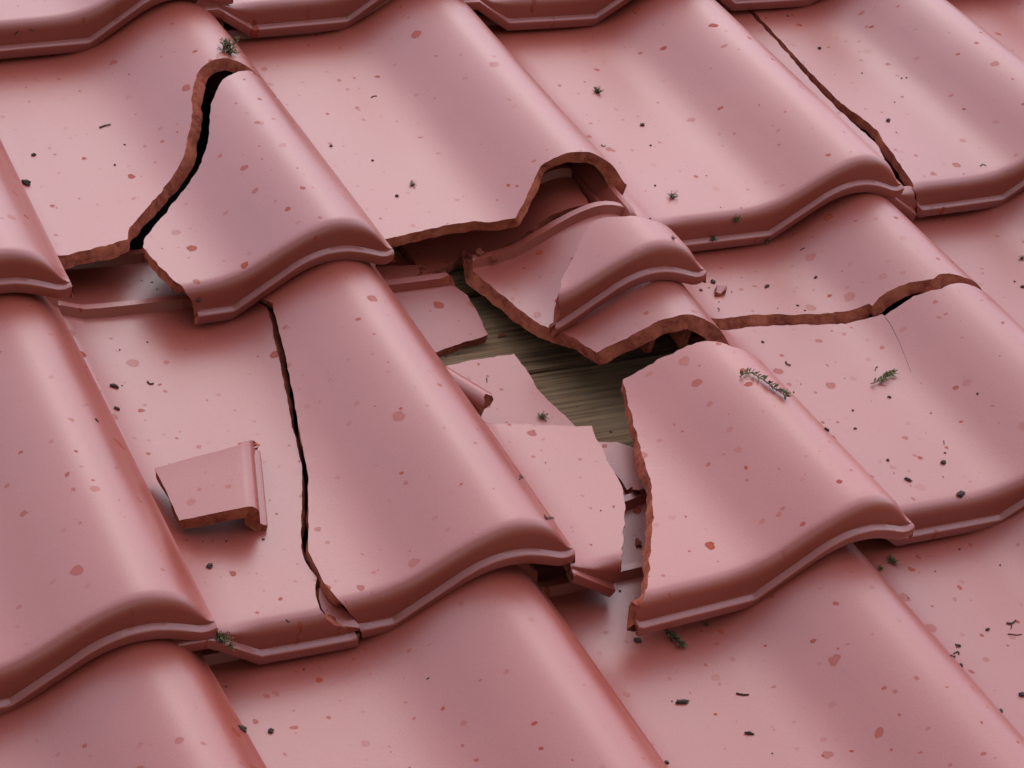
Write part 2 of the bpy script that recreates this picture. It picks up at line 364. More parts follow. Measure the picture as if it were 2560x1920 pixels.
def tag(o, label, cat, group=None):
    o['label'] = label; o['category'] = cat
    if group: o['group'] = group
    return o

def inside(poly, x, y):
    c = False; n = len(poly); j = n - 1
    for i in range(n):
        xi, yi = poly[i]; xj, yj = poly[j]
        if (yi > y) != (yj > y) and x < (xj - xi) * (y - yi) / (yj - yi) + xi: c = not c
        j = i
    return c

def seg_dist(p, a, b):
    ax, ay = a; bx, by = b; dx, dy = bx - ax, by - ay
    t = max(0., min(1., ((p[0] - ax) * dx + (p[1] - ay) * dy) / max(dx * dx + dy * dy, 1e-12)))
    return math.hypot(p[0] - ax - t * dx, p[1] - ay - t * dy)

def natural(p, q):
    def on(f): return f(p) and f(q)
    return (on(lambda w: w[0] > 1.0 * P) or on(lambda w: w[1] <= AMIN + .002) or on(lambda w: w[0] < -.118 * P) or on(lambda w: w[1] > .52))

def fragment(name, key, label, cat='tile fragment', group=None, seed=None, flare=0.0, rough=.0012, parent_parts=True):
    """a broken piece of tile: part of the tile surface inside an outline, with thickness and rough broken sides"""
    F = FRAG[key]
    rnd = random.Random(key)
    seed = (F['i'] * 13 + F['j'] * 5) % 17 if seed is None else seed
    base = [(u * P, max(a, AMIN)) for u, a in F['poly']]
    area = sum(base[k - 1][0] * base[k][1] - base[k][0] * base[k - 1][1] for k in range(len(base)))
    if area < 0: base.reverse()
    ring = []
    for k in range(len(base)):
        p, q = base[k], base[(k + 1) % len(base)]
        d = math.hypot(q[0] - p[0], q[1] - p[1])
        nat = natural(p, q)
        n = max(1, int(d / (.006 if nat else .0035)))
        nx, ny = (q[1] - p[1]) / max(d, 1e-9), -(q[0] - p[0]) / max(d, 1e-9)
        for s in range(n):
            t = s / n
            x, y = p[0] + (q[0] - p[0]) * t, p[1] + (q[1] - p[1]) * t
            if not nat and s > 0:
                w = rough * (noise.noise(Vector((x * 75, y * 75, seed))) * 1.5 + noise.noise(Vector((x * 230, y * 230, seed + 3))) * .55)
                x += nx * w; y += ny * w
            ring.append((x, max(y, AMIN)))
    pts = list(ring)
    nb = len(ring)
    x0, x1 = min(p[0] for p in ring), max(p[0] for p in ring)
    y0, y1 = min(p[1] for p in ring), max(p[1] for p in ring)
    for u in US:
        if not x0 < u * P < x1: continue
        for a in AS:
            if not y0 < a < y1: continue
            p = (u * P, a)
            if not inside(ring, *p): continue
            if min(seg_dist(p, ring[k - 1], ring[k]) for k in range(nb)) < .0016: continue
            pts.append(p)
    edges = [(k, (k + 1) % nb) for k in range(nb)]
    ov, oe, of, _, _, _ = delaunay_2d_cdt([Vector(p) for p in pts], edges, [], 1, 1e-6)
    tops, bots = [], []
    cnt = {}
    for f in of:
        for k in range(len(f)):
            e = (f[k], f[(k + 1) % len(f)]); cnt[e] = cnt.get(e, 0) + 1
    bnd = [e for e in cnt if (e[1], e[0]) not in cnt]
    onb = {}
    for a_, b_ in bnd:
        d = ov[b_] - ov[a_]; nn = Vector((d.y, -d.x)); nn = nn / max(nn.length, 1e-9)
        for v in (a_, b_): onb[v] = onb.get(v, Vector((0, 0))) + nn
    R = Matrix.Rotation(math.radians(F['r'][2]), 4, 'Z') @ Matrix.Rotation(math.radians(F['r'][1]), 4, 'Y') @ Matrix.Rotation(math.radians(F['r'][0]), 4, 'X')
    X = Matrix.Translation(Vector((F['i'] * P, -F['j'] * L, 0)) + Vector(F['piv']) + Vector(F['d'])) @ R @ Matrix.Translation(-Vector(F['piv']))
    for k, v in enumerate(ov):
        u, a = v.x / P, v.y
        t3 = S3(u, a, seed); n3 = nrm(u, a, seed)
        tops.append(X @ t3)
        th = thick(u, F['t'])
        b3 = t3 - n3 * th
        if k in onb:
            w = .0030 * noise.noise(Vector((v.x * 40, v.y * 40, seed + 9)))
            o2 = onb[k].normalized() * (w + flare * min(1.0, max(0.0, (v.y - .005) / .03)))
            if v.x < 1.0 * P and v.y > AMIN + .002: b3 += Vector((o2.x, o2.y, 0))
        bots.append(X @ b3)
    org = sum(bots, Vector()) / len(bots)
    # body: glazed top and underside
    body = bpy.data.meshes.new(name)
    N = len(tops)
    faces = [tuple(f) for f in of] + [tuple(N + q for q in reversed(f)) for f in of]
    mi = [0] * len(of) + [1] * len(of)
    body.from_pydata([tuple(v - org) for v in tops + bots], [], faces)
    body.materials.append(M_TILE); body.materials.append(M_UNDER)
    body.polygons.foreach_set('material_index', mi)
    finish(body)
    root = obj(name, body)
    root.matrix_world = ROOF @ Matrix.Translation(org)
    tag(root, label, cat, group)
    # the broken sides, two rows of faces with a rough middle
    sides = {True: [], False: []}
    for a_, b_ in bnd:
        p, q = (ov[a_].x, ov[a_].y), (ov[b_].x, ov[b_].y)
        sides[natural(p, q)].append((a_, b_))
    for nat, lst in sides.items():
        if not lst: continue
        vid, vs, fs = {}, [], []
        rows = 4
        def vert(v, r):
            if (v, r) not in vid:
                c = tops[v].lerp(bots[v], r / rows) - org
                if not nat and 0 < r < rows:
                    c += Vector((noise.noise(c * 210 + Vector((seed, 0, 0))), noise.noise(c * 210 + Vector((0, seed, 5))), noise.noise(c * 210 + Vector((3, 0, seed))))) * .0012
                vid[(v, r)] = len(vs); vs.append(tuple(c))
            return vid[(v, r)]
        for a_, b_ in lst:
            for r in range(rows):
                fs.append((vert(a_, r), vert(a_, r + 1), vert(b_, r + 1), vert(b_, r)))
        me = bpy.data.meshes.new('tile_rim' if nat else 'broken_edge')
        me.from_pydata(vs, [], fs)
        me.materials.append(M_TILE if nat else M_CLAY)
        finish(me, 60)
        ch = obj('tile_rim' if nat else 'broken_edge', me, root)
        if not nat: ch['label'] = 'rough dark red broken clay edge'
    return root
# ------------------------------------------------------------------ setting
def box_mesh(name, x0, x1, y0, y1, z0, z1, mat, bev=.0):
    bm = bmesh.new()
    bmesh.ops.create_cube(bm, size=1.0)
    for v in bm.verts:
        v.co = Vector((x0 if v.co.x < 0 else x1, y0 if v.co.y < 0 else y1, z0 if v.co.z < 0 else z1))
    if bev: bmesh.ops.bevel(bm, geom=bm.edges[:], offset=bev, segments=2, affect='EDGES')
    me = bpy.data.meshes.new(name); bm.to_mesh(me); bm.free()
    me.materials.append(mat)
    return me

g = obj('ground', box_mesh('ground', -400, 400, -400, 400, -.2, 0, M_GRASS)); g['kind'] = 'structure'

roof = obj('roof', box_mesh('roof', -1.2, 2.9, -2.1, 1.6, -.20, -.085, M_DECK)); roof['kind'] = 'structure'
roof.matrix_world = ROOF

# boards and battens under the tiles
for k in range(6):
    v0 = -.86 + k * .118 + (0 if k < 3 else 0)
    b_ = obj('wooden_board', box_mesh('wooden_board', .60, 2.6, v0, v0 + .114, -.084, -.052 - .0012 * (k % 2), M_WOOD, .0015), roof)
for j in range(-1, 5):
    v0 = -j * L + .462
    b_ = obj('batten', box_mesh('batten', -1.0, 2.7, v0, v0 + .045, -.0515, -.0445, M_WOOD, .002), roof)

# whole tiles: (column, row): small shifts from the exact grid
BROKEN = {(1, 1), (2, 1), (4, 1), (1, 2), (2, 2), (3, 2)}
SHIFT = {(1, 0): (.0006, .0076, 2.3), (2, 0): (-.0058, .0150, 2.2), (3, 0): (-.006, -.004, -1.0), (0, 1): (.0016, .0034, -1.2), (3, 1): (-.0007, 0, -.6),
         (0, 2): (-.0035, .0064, -.45), (0, 3): (.012, .003, 2.6), (1, 3): (-.0055, -.001, .8), (2, 3): (-.006, -.002, .8), (3, 3): (-.004, .002, 0), (4, 2): (.006, 0, 0)}
variants = [tile_mesh('roof_tile', s) for s in (1, 2, 3, 4)]
rt = random.Random(4)
for j in range(-2, 5):
    for i in range(-2, 8):
        if (i, j) in BROKEN: continue
        o = obj('roof_tile', variants[(i * 3 + j * 5) % 4], roof)
        du, dv, rz = SHIFT.get((i, j), (rt.uniform(-.004, .004), rt.uniform(-.004, .004), rt.uniform(-.5, .5)))
        o.location = (i * P + du, -j * L + dv, 0)
        o.rotation_euler = (0, 0, math.radians(rz))

# ------------------------------------------------------------------ broken tiles
G = 'pieces of the broken tiles'
fragment('broken_tile', 'B1up', 'upper left part of broken tile under the top left moss tuft, still in place', 'broken tile', G, flare=.004)
fragment('tile_fragment', 'B1roll', 'large slipped roll piece with rounded tip beside the dark curved crack, upper left', 'tile fragment', G)
fragment('broken_tile', 'B2up', 'upper part of broken tile above the hole, its arched roll end snapped off', 'broken tile', G)
fragment('tile_fragment', 'B2tip', 'small roll tip with front lip lying on another piece above the hole', 'tile fragment', G)
C2UP = fragment('tile_fragment', 'C2up', 'pointed piece with a head rib jutting over the hole, thick broken edge', 'tile fragment', G, flare=.005)
fragment('tile_fragment', 'C2roll', 'big slipped roll piece right of the hole with a long broken left edge', 'tile fragment', G, flare=.0045)
C3UP = fragment('broken_tile', 'C3up', 'upper part of tile above the horizontal crack at the right', 'broken tile', G, flare=.007)
C3LOW = fragment('tile_fragment', 'C3low', 'lower part of tile below the horizontal crack at the right', 'tile fragment', G)
fragment('tile_fragment', 'B4strip', 'narrow strip left of the long crack at the upper right', 'tile fragment', G)
fragment('broken_tile', 'B4main', 'large tile part right of the long crack at the upper right', 'broken tile', G)
fragment('tile_fragment', 'B4corner', 'tiny front corner piece at the lower end of the long crack, upper right', 'tile fragment', G)
fragment('broken_tile', 'C1left', 'flat left part of the lower left broken tile with a head rib on top', 'broken tile', G, flare=.0025, rough=.0006)
fragment('tile_fragment', 'C1roll', 'long roll part of the lower left broken tile right of its crack', 'tile fragment', G, rough=.0006)
fragment('tile_chip', 'C1chip', 'thin leaf shaped chip lying in the crack at the lower front edge', 'tile chip', G, rough=.0004)
fragment('tile_fragment', 'C2pan', 'flat pan piece lying in the hole with its front left corner', 'tile fragment', G)
fragment('tile_fragment', 'C2head', 'head piece with a straight rib at the upper left of the hole', 'tile fragment', G)
fragment('tile_fragment', 'C2mid', 'flat piece on the wood in the middle of the hole', 'tile fragment', G)
fragment('tile_fragment', 'D2plate', 'small grey pink plate seen at the right side of the hole', 'tile fragment', G)
fragment('tile_fragment', 'loose', 'small loose rectangular piece lying on the flat lower left tile', 'tile fragment', G, rough=.0005)
fragment('tile_fragment', 'C2rear', 'dark broken head piece deep inside the snapped arch above the hole', 'tile fragment', G)
fragment('tile_fragment', 'C2back', 'dark red slab in the shade behind the straight rib, upper left of the hole', 'tile fragment', G)

# loose bits on the roof, in the roof frame: place, surface normal, size
DEBRIS = {
    'CR': [
        [[.3203,-.2196,.0046],[.03,.11,.99],.00819,1.9],
        [[.3406,-.1708,-.0009],[-.01,.11,.99],.00444,1.8],
        [[.4109,-.203,.0036],[-.04,.1,.99],.00256,1],
        [[.4309,-.1708,.0018],[-.13,.11,.99],.00205,1.6],
        [[.6352,-.2053,.0034],[.01,.12,.99],.00341,1],
        [[.6665,-.2394,.0072],[.0,.11,.99],.0029,1.2],
        [[.6639,-.3069,.0144],[-.0,.11,.99],.00375,1.2],
        [[.4699,-.0596,.0044],[-.55,.08,.83],.00136,1],
        [[.5461,-.3181,.0709],[-.11,.1,.99],.00119,1],
        [[.9017,-.398,.027],[.34,-.07,.94],.00222,1.5],
        [[.9923,-.2203,.0037],[-.0,.1,.99],.00512,1.2],
        [[.9803,-.2612,.008],[-.0,.11,.99],.00256,1],
        [[.9437,-.336,.0159],[-.0,.11,.99],.00256,1],
        [[1.01,-.329,.0157],[-.03,.11,.99],.00136,1],
        [[.993,-.3878,.0216],[.0,.11,.99],.00136,1],
        [[1.0144,-.3934,.0226],[-.05,.01,1.0],.00136,1],
        [[1.3053,-.0944,-.0081],[-.0,.11,.99],.00478,1.3],
        [[1.3234,-.1591,-.0002],[-.05,.11,.99],.00205,1],
        [[1.3594,-.1862,.0083],[-.28,.1,.95],.00222,1.2],
        [[1.3643,-.1884,.0102],[-.33,.09,.94],.00205,1.3],
        [[1.2898,-.2629,.0102],[-.01,.1,.99],.00546,1.1],
        [[1.3235,-.2271,.0071],[-.04,.11,.99],.00171,1],
        [[1.2841,-.2876,.0127],[-.01,.1,.99],.00171,1],
        [[1.31,-.3817,.0228],[-.02,.1,.99],.00154,1],
        [[1.3115,-.0133,-.0171],[-.03,.11,.99],.00307,1.4],
        [[1.0622,-.4831,-.0036],[-.33,.1,.94],.00341,1.5],
        [[1.0081,-.4783,-.0114],[-.02,.1,.99],.00512,2.6],
        [[.9553,-.4588,-.0137],[-.0,.11,.99],.00563,1],
        [[.9348,-.4693,-.0125],[.03,.1,.99],.00341,1.3],
        [[.9457,-.4672,-.0129],[-.0,.1,.99],.00171,1],
        [[.9656,-.4788,-.0116],[-.0,.1,.99],.00154,1],
        [[1.0218,-.5157,-.0072],[-.04,.1,.99],.00239,1.6],
        [[1.0246,-.5251,-.0062],[-.04,.1,.99],.00205,1.2],
        [[.9431,-.4914,-.0104],[.0,.1,1.0],.00154,1],
        [[.9522,-.5616,-.0042],[.0,.1,1.0],.0029,1.6],
        [[.9528,-.6311,.0031],[.01,.11,.99],.00136,1],
        [[.9379,-.6411,.0044],[.04,.11,.99],.00188,1],
        [[.9807,-.6801,.0085],[-.0,.11,.99],.00256,1],
        [[.8821,-.753,.0715],[.59,.11,.8],.00512,1.7],
        [[.9664,-.7052,.0111],[.0,.11,.99],.0029,1.5],
        [[1.0287,-.6713,.0083],[-.05,.11,.99],.00341,1.6],
        [[1.0933,-.7124,.0382],[-.59,.1,.8],.00239,1.1],
        [[1.0516,-.7065,.0158],[-.23,.11,.97],.00154,1.3],
        [[.9699,-.7543,.0167],[.01,.12,.99],.00324,1.1],
        [[1.021,-.7713,.019],[-.05,.11,.99],.00563,1.2],
        [[.9719,-.7842,.0201],[.01,.11,.99],.00512,1.7],
        [[1.0091,-.8156,.0235],[-.03,.02,1.0],.00819,1.3],
        [[1.0312,-.7598,.0184],[-.09,.11,.99],.00205,1.8],
        [[1.2911,-.527,-.0071],[.0,.11,.99],.00239,1.2],
        [[1.2937,-.5379,-.0059],[.0,.11,.99],.00478,1.2],
        [[1.0022,-.6333,.0034],[-.0,.11,.99],.00119,1],
        [[.9985,-.5149,-.0078],[-.01,.1,1.0],.00136,1],
        [[.9644,-.7724,.0189],[.01,.11,.99],.00119,1],
        [[1.0085,-.7889,.0206],[-.01,.11,.99],.00136,1],
        [[.3226,-.4919,-.0089],[.32,.1,.94],.00648,2.0],
        [[.3141,-.5257,-.0024],[.32,.1,.94],.00444,1.9],
        [[.3725,-.4327,-.0175],[.0,.12,.99],.00188,1],
        [[.3449,-.4388,-.0167],[.01,.11,.99],.00171,1.2],
        [[.4217,-.4185,.0128],[.02,-1.0,.02],.00461,1.3],
        [[.4065,-.3428,-.0276],[.0,.1,.99],.00171,1],
        [[.4076,-.3542,-.0264],[.0,.1,.99],.00171,1.2],
        [[.3306,-.4902,-.0105],[.04,.11,.99],.00154,1],
        [[.3246,-.7322,.016],[.04,.11,.99],.00546,1.3],
        [[.2981,-.8866,.0089],[.52,.11,.85],.00648,1.7],
        [[.3267,-.8784,-.0132],[.0,.11,.99],.00512,1.3],
        [[.3164,-.6993,.014],[.32,.09,.94],.00154,1.3],
        [[.3291,-.7026,.0125],[.04,.11,.99],.00119,1.5],
        [[.3371,-.7037,.0124],[.01,.11,.99],.00119,1.2],
        [[.3477,-.7064,.0125],[.01,.11,.99],.00205,1.2],
        [[.3773,-.7118,.013],[-.0,.1,.99],.00239,1],
        [[.3752,-.8236,-.0191],[-.01,.11,.99],.00188,1],
        [[.3105,-.8247,-.0187],[.03,.11,.99],.00205,1],
        [[.6538,-.8685,-.0145],[-.0,.11,.99],.00614,1.6],
        [[.6541,-.9425,-.0066],[-.0,.11,.99],.00682,2.6],
        [[.6895,-.9892,-.0013],[-.01,.11,.99],.00478,3.0],
        [[.6082,-.9975,.0002],[.04,.11,.99],.00392,1.3],
        [[.9253,-.9528,-.0049],[.02,.11,.99],.00375,1.5],
        [[.9122,-.9738,-.0024],[.02,.11,.99],.00426,1.2],
        [[.9637,-.9431,-.0056],[-.01,.11,.99],.00375,2.4],
        [[.9437,-1.019,.0023],[-.01,.1,.99],.0058,1.4],
        [[.9132,-1.0299,.0037],[.03,.11,.99],.00375,1.2],
        [[1.0272,-.876,-.0106],[-.13,.11,.99],.00188,1],
        [[.6966,-1.0135,.0015],[-.03,.11,.99],.00154,1],
        [[.9173,-.8886,-.0114],[.03,.11,.99],.00136,1],
        [[.6468,-.9389,-.007],[.0,.11,.99],.00154,1],
        [[.9633,-.865,-.0142],[-.0,.12,.99],.00154,1],
        [[1.0044,-.8454,-.0159],[-.04,.11,.99],.00239,1.6],
        [[.5988,-.7227,.046],[.73,.07,.68],.00341,1.4],
        [[.6528,-.6787,.0084],[.01,.11,.99],.00136,1],
        [[.7744,-.6014,-.052],[.0,-.0,1.0],.00273,1.2],
        [[.6604,-.4701,-.0532],[.0,-.0,1.0],.00205,1.2],
        [[.6735,-.4688,-.0532],[.0,-.0,1.0],.00171,1],
        [[.7577,-.5625,-.052],[.0,-.0,1.0],.00154,1],
        [[.6685,-.81,-.0209],[-.01,.11,.99],.00256,1],
        [[.67,-.7502,.0164],[-.0,.11,.99],.00136,1],
    ],
    'TW': [
        [[[.4171,-.1339,-.0036],[.4232,-.1317,-.0033],[.4292,-.1313,-.0027]],[-.05,.11,.99],.00154],
        [[[.3718,.0149,.0101],[.3739,.0151,.0124],[.3758,.0153,.0139]],[.04,-1.0,.02],.00119],
        [[[.3877,.0161,.0147],[.3901,.0158,.0129],[.3924,.0159,.0131]],[.04,-.95,.29],.00119],
        [[[.7158,-.1196,-.0054],[.7191,-.118,-.0053],[.7228,-.1189,-.0047]],[-.09,.11,.99],.00102],
        [[[.9248,-.2513,.0074],[.9252,-.2547,.0078],[.9289,-.2532,.0075]],[.04,.1,.99],.00102],
        [[[1.0705,-.4387,-.005],[1.0733,-.4382,-.0037],[1.0752,-.4388,-.0025]],[-.44,.1,.89],.00102],
        [[[1.339,-.3726,.0235],[1.3435,-.3712,.024],[1.3454,-.3747,.0246]],[-.13,.1,.99],.00102],
        [[[.9574,-.5959,-.0007],[.9567,-.6003,-.0002],[.9595,-.6021,-.0]],[.0,.1,.99],.00154],
        [[[1.0388,-.6312,.005],[1.0421,-.6277,.0051],[1.0443,-.6277,.0055]],[-.13,.1,.99],.00102],
        [[[.9357,-.5014,-.0093],[.9362,-.5037,-.0091],[.9336,-.5067,-.0087]],[.03,.1,.99],.00102],
        [[[.3537,-.4895,-.0111],[.3549,-.4933,-.0107],[.3582,-.4932,-.0107]],[.0,.11,.99],.00154],
        [[[.2746,-.5814,.0457],[.2752,-.5835,.0455],[.2761,-.5849,.045]],[.59,.08,.8],.00136],
        [[[1.04,-.7449,.0177],[1.0389,-.7472,.0178],[1.0372,-.7493,.0179]],[-.17,.11,.98],.00102],
        [[[.5914,-.7306,.0564],[.5893,-.7351,.0592],[.5831,-.7424,.0654]],[.75,.06,.65],.00136],
        [[[.5848,-.7871,.0682],[.5844,-.791,.069],[.6032,-.7712,.0452],[.6227,-.7513,.0195]],[.64,.08,.76],.00119],
        [[[.4568,-.8718,.0004],[.4579,-.8719,.0011],[.4591,-.8717,.0018]],[-.51,.09,.86],.00085],
        [[[.3621,-.803,.0209],[.3629,-.8046,.0199],[.3646,-.8049,.0197]],[.0,-.39,.92],.00102],
        [[[.7029,-.947,-.0056],[.7071,-.9501,-.005],[.7122,-.9517,-.0046]],[-.04,.11,.99],.00154],
        [[[.9859,-.9413,-.0056],[.9898,-.9429,-.0054],[.9948,-.9415,-.0055],[.9968,-.9402,-.0056]],[-.01,.11,.99],.00171],
        [[[.9898,-.9429,-.0054],[.9876,-.9465,-.0051],[.9853,-.9482,-.0049]],[-.01,.11,.99],.00119],
        [[[.9783,-.9532,-.0044],[.9826,-.9549,-.0042],[.9854,-.9565,-.004],[.991,-.9569,-.0039]],[-.01,.11,.99],.00102],
        [[[.8682,-.9928,.0446],[.9128,-.9633,-.0035],[.9189,-.9615,-.0038],[.919,-.9587,-.0041],[.914,-.9602,-.0039]],[.59,.09,.8],.00154],
        [[[.9238,-.9501,-.0052],[.924,-.9525,-.0049],[.9219,-.9542,-.0047]],[.02,.11,.99],.00119],
        [[[.6682,-.5338,-.0247],[.6674,-.5368,-.0247],[.6662,-.5391,-.0247]],[-.0,-.02,1.0],.00102],
        [[[.5844,-.7884,.0686],[.5822,-.7936,.0709],[.5913,-.7863,.0617],[.6225,-.7517,.0196]],[.64,.08,.76],.00102],
    ],
    'MO': [
        [[.5607,-.0911,.0449],[.27,.11,.96],.0162],
        [[.6878,-.2904,.0126],[-.01,.11,.99],.0061],
        [[.9505,-.3597,.0185],[-.01,.11,.99],.0085],
        [[1.0047,-.4033,.0162],[-.02,-.87,.48],.0072],
        [[.9802,-.4074,-.0033],[-.0,-.21,.98],.0068],
        [[1.0471,-.4107,-.0099],[-.01,-.99,-.13],.0061],
        [[.8595,-.4942,.0839],[.35,.1,.93],.0041],
        [[.3054,-.812,.0214],[.57,-.06,.82],.0119],
        [[.3129,-.8135,.0157],[.5,-.46,.73],.0058],
        [[.9312,-.8418,-.0167],[.01,.11,.99],.0094],
        [[.9142,-.8489,-.0155],[.03,.11,.99],.0051],
        [[.6991,-.5939,-.0253],[-.01,-.01,1.0],.0078],
        [[1.3272,-.4921,-.0098],[-.09,.1,.99],.0058],
        [[.7196,-.8695,-.0127],[-.13,.1,.99],.0044],
        [[.9769,-.1463,-.0041],[.0,.11,.99],.0098],
    ],
    'SPR': [
        [[[.8357,-.6755,.0715],[.8406,-.6731,.0724],[.8476,-.674,.0731],[.8525,-.6819,.0737],[.8561,-.6919,.0744],[.8601,-.7015,.0747],[.8626,-.7101,.0751]],[-.23,.09,.97]],
        [[[1.0215,-.6501,.0057],[1.0298,-.6487,.0059],[1.037,-.6472,.0065],[1.0488,-.6445,.0081]],[-.04,.11,.99]],
        [[[.6834,-.8655,-.0149],[.6831,-.8722,-.0142],[.6841,-.8781,-.0136],[.6853,-.8852,-.0128]],[.01,.11,.99]],
    ],
    'CHIP': [
        [[.9433,-.4813,-.0114],[.9497,-.4713,-.0124],[.9602,-.468,-.0127],[.9638,-.4721,-.0123],[.9568,-.4809,-.0114],[.9491,-.4831,-.0112]],
    ],
    'CC': [
        [[.722,-.3615,-.0232],[-.97,-.21,.13],.00938,2.0],
        [[.7281,-.3772,-.0108],[-.09,.11,.99],.01024,1.4],
        [[.7392,-.3859,-.0111],[-.11,-.9,.42],.00768,1.3],
        [[.7276,-.4527,-.0532],[.0,-.0,1.0],.00614,1.8],
        [[.7135,-.7611,-.0247],[-.09,.11,.99],.00768,2.2],
        [[.6766,-.3671,-.0305],[.0,.11,.99],.00512,1.3],
    ],
    'HL': [
        [[1.085,-.5712,.0153],[1.0838,-.5822,.0159],[1.0808,-.5973,.0157],[1.0769,-.6137,.0152],[1.0718,-.632,.0145],[1.0664,-.6488,.014]],
        [[1.082,-.5455,.0127],[1.0822,-.5351,.0118],[1.0818,-.5243,.0104],[1.0811,-.5138,.0089],[1.0807,-.5052,.0078]],
    ],
}
# ------------------------------------------------------------------ small pieces
ZONE = {(1, 0): 'top left tile', (2, 0): 'top middle tile', (1, 1): 'tile with the curved crack, upper left', (2, 1): 'broken tile above the hole',
        (3, 1): 'whole tile right of the hole', (4, 1): 'tile with the long crack, upper right', (0, 2): 'whole tile at the left edge', (1, 2): 'flat cracked tile at lower left',
        (2, 2): 'broken tile around the hole', (3, 2): 'tile with the horizontal crack, right', (4, 2): 'tile at the right edge', (0, 3): 'bottom left tile',
        (1, 3): 'bottom middle tile', (2, 3): 'bottom tile below the hole', (3, 3): 'bottom right tile'}
def zone(p):
    return ZONE.get((math.floor(p[0] / P), math.ceil(-p[1] / L - .03)), 'tiles')

def place(o, p, n, spin=0.0):
    nv = Vector(n).normalized()
    q = Vector((0, 0, 1)).rotation_difference(nv)
    o.matrix_world = ROOF @ Matrix.Translation(Vector(p)) @ q.to_matrix().to_4x4() @ Matrix.Rotation(spin, 4, 'Z')

def crumb_mesh(seed):
    rnd = random.Random(seed)
    bm = bmesh.new()
    bmesh.ops.create_icosphere(bm, subdivisions=2, radius=.5)
    for v in bm.verts:
        d = v.co.normalized()
        k = 1 + .55 * noise.noise(d * 1.6 + Vector((seed * 3.3, 0, 0))) + .35 * noise.noise(d * 4.5 + Vector((0, seed * 2.1, 0)))
        v.co = d * .5 * k
        v.co.z = v.co.z * .75 + .22
    me = bpy.data.meshes.new('soil_crumb'); bm.to_mesh(me); bm.free()
    me.materials.append(M_SOIL)
    return me
pending = {}
def later(o, p, text, cat, group):
    """label a small thing by its order from the left among the things that look like it on the same tile"""
    v = Vector(p) - Vector(CAM_P)
    pending.setdefault((text, cat, group), []).append((v.dot(rgt) / v.dot(fwd), o))
    tag(o, text, cat, group)
ORD = ['leftmost', 'second from left', 'third from left', 'fourth from left', 'fifth from left', 'sixth from left', 'seventh from left', 'eighth from left', 'ninth from left', 'tenth from left',
       'eleventh from left', 'twelfth from left', 'thirteenth from left', 'fourteenth from left', 'fifteenth from left', 'sixteenth from left', 'seventeenth from left', 'eighteenth from left']
crumbs = [crumb_mesh(s) for s in range(7)]
rc = random.Random(11)
for k, (p, n, s, el) in enumerate(DEBRIS['CR']):
    o = obj('soil_crumb', crumbs[k % 7])
    place(o, p, n, rc.uniform(0, 6.28) if el < 1.15 else rc.gauss(-.2, .5))
    o.scale = (s * math.sqrt(el) * .92, s / math.sqrt(el) * .92, s * .75)
    sz = 'large dark' if s > .0050 else ('small black' if s > .0026 else 'tiny black')
    z = zone(p)
    later(o, p, '%s soil crumb on the %s' % (sz, z), 'crumb', '%s crumbs on the %s' % (sz, z))

chipm = []
for s_ in range(4):
    me = crumbs[s_].copy(); me.materials.clear(); me.materials.append(M_CLAY); chipm.append(me)
CHIP_LABEL = ['red clay splinter at the left end of the head rib above the hole', 'lumpy red clay chip on the left end of the head rib', 'small red clay chip beside the rib end above the hole',
              'small red clay chip on the wood at the top of the hole', 'red clay chip caught in the right side gap of the hole', 'small red clay chip by the straight rib, upper left of the hole']
for k, (p, n, s, el) in enumerate(DEBRIS['CC']):
    o = obj('clay_chip', chipm[k % 4]); place(o, p, n, .4 + k)
    o.scale = (s * math.sqrt(el), s / math.sqrt(el), s * .7)
    tag(o, CHIP_LABEL[k], 'tile chip', 'small clay chips around the hole')

def tube(bm, pts, r, sides=5, taper=.35):
    rings = []
    for k, p in enumerate(pts):
        t = (pts[min(k + 1, len(pts) - 1)] - pts[max(k - 1, 0)]).normalized()
        a = t.orthogonal().normalized(); b = t.cross(a)
        rr = r * (1 - taper * k / max(1, len(pts) - 1))
        rings.append([bm.verts.new(p + (a * math.cos(q) + b * math.sin(q)) * rr) for q in [6.2832 * i / sides for i in range(sides)]])
    for r0, r1 in zip(rings, rings[1:]):
        for i in range(sides): bm.faces.new((r0[i], r0[(i + 1) % sides], r1[(i + 1) % sides], r1[i]))
    bm.faces.new(rings[0][::-1]); bm.faces.new(rings[-1])

def smooth_path(pts, n=4):
    out = []
    for k in range(len(pts) - 1):
        p0, p1, p2, p3 = pts[max(k - 1, 0)], pts[k], pts[k + 1], pts[min(k + 2, len(pts) - 1)]
        for s in range(n):
            t = s / n
            out.append(.5 * (2 * p1 + (p2 - p0) * t + (2 * p0 - 5 * p1 + 4 * p2 - p3) * t * t + (3 * p1 - p0 - 3 * p2 + p3) * t ** 3))
    return out + [pts[-1]]

for k, (pts, n, w) in enumerate(DEBRIS['TW']):
    nv = Vector(n).normalized()
    P3 = [Vector(p) + nv * w * .45 for p in pts]
    org = P3[0].copy()
    bm = bmesh.new()
    tube(bm, smooth_path([p - org for p in P3]), w * .5, 6)
    me = bpy.data.meshes.new('twig'); bm.to_mesh(me); bm.free(); me.materials.append(M_SOIL)
    o = obj('twig', me); o.matrix_world = ROOF @ Matrix.Translation(org)
    z = zone(pts[0])
    later(o, pts[0], 'thin dark twig bit on the %s' % z, 'twig', 'twig bits on the %s' % z)

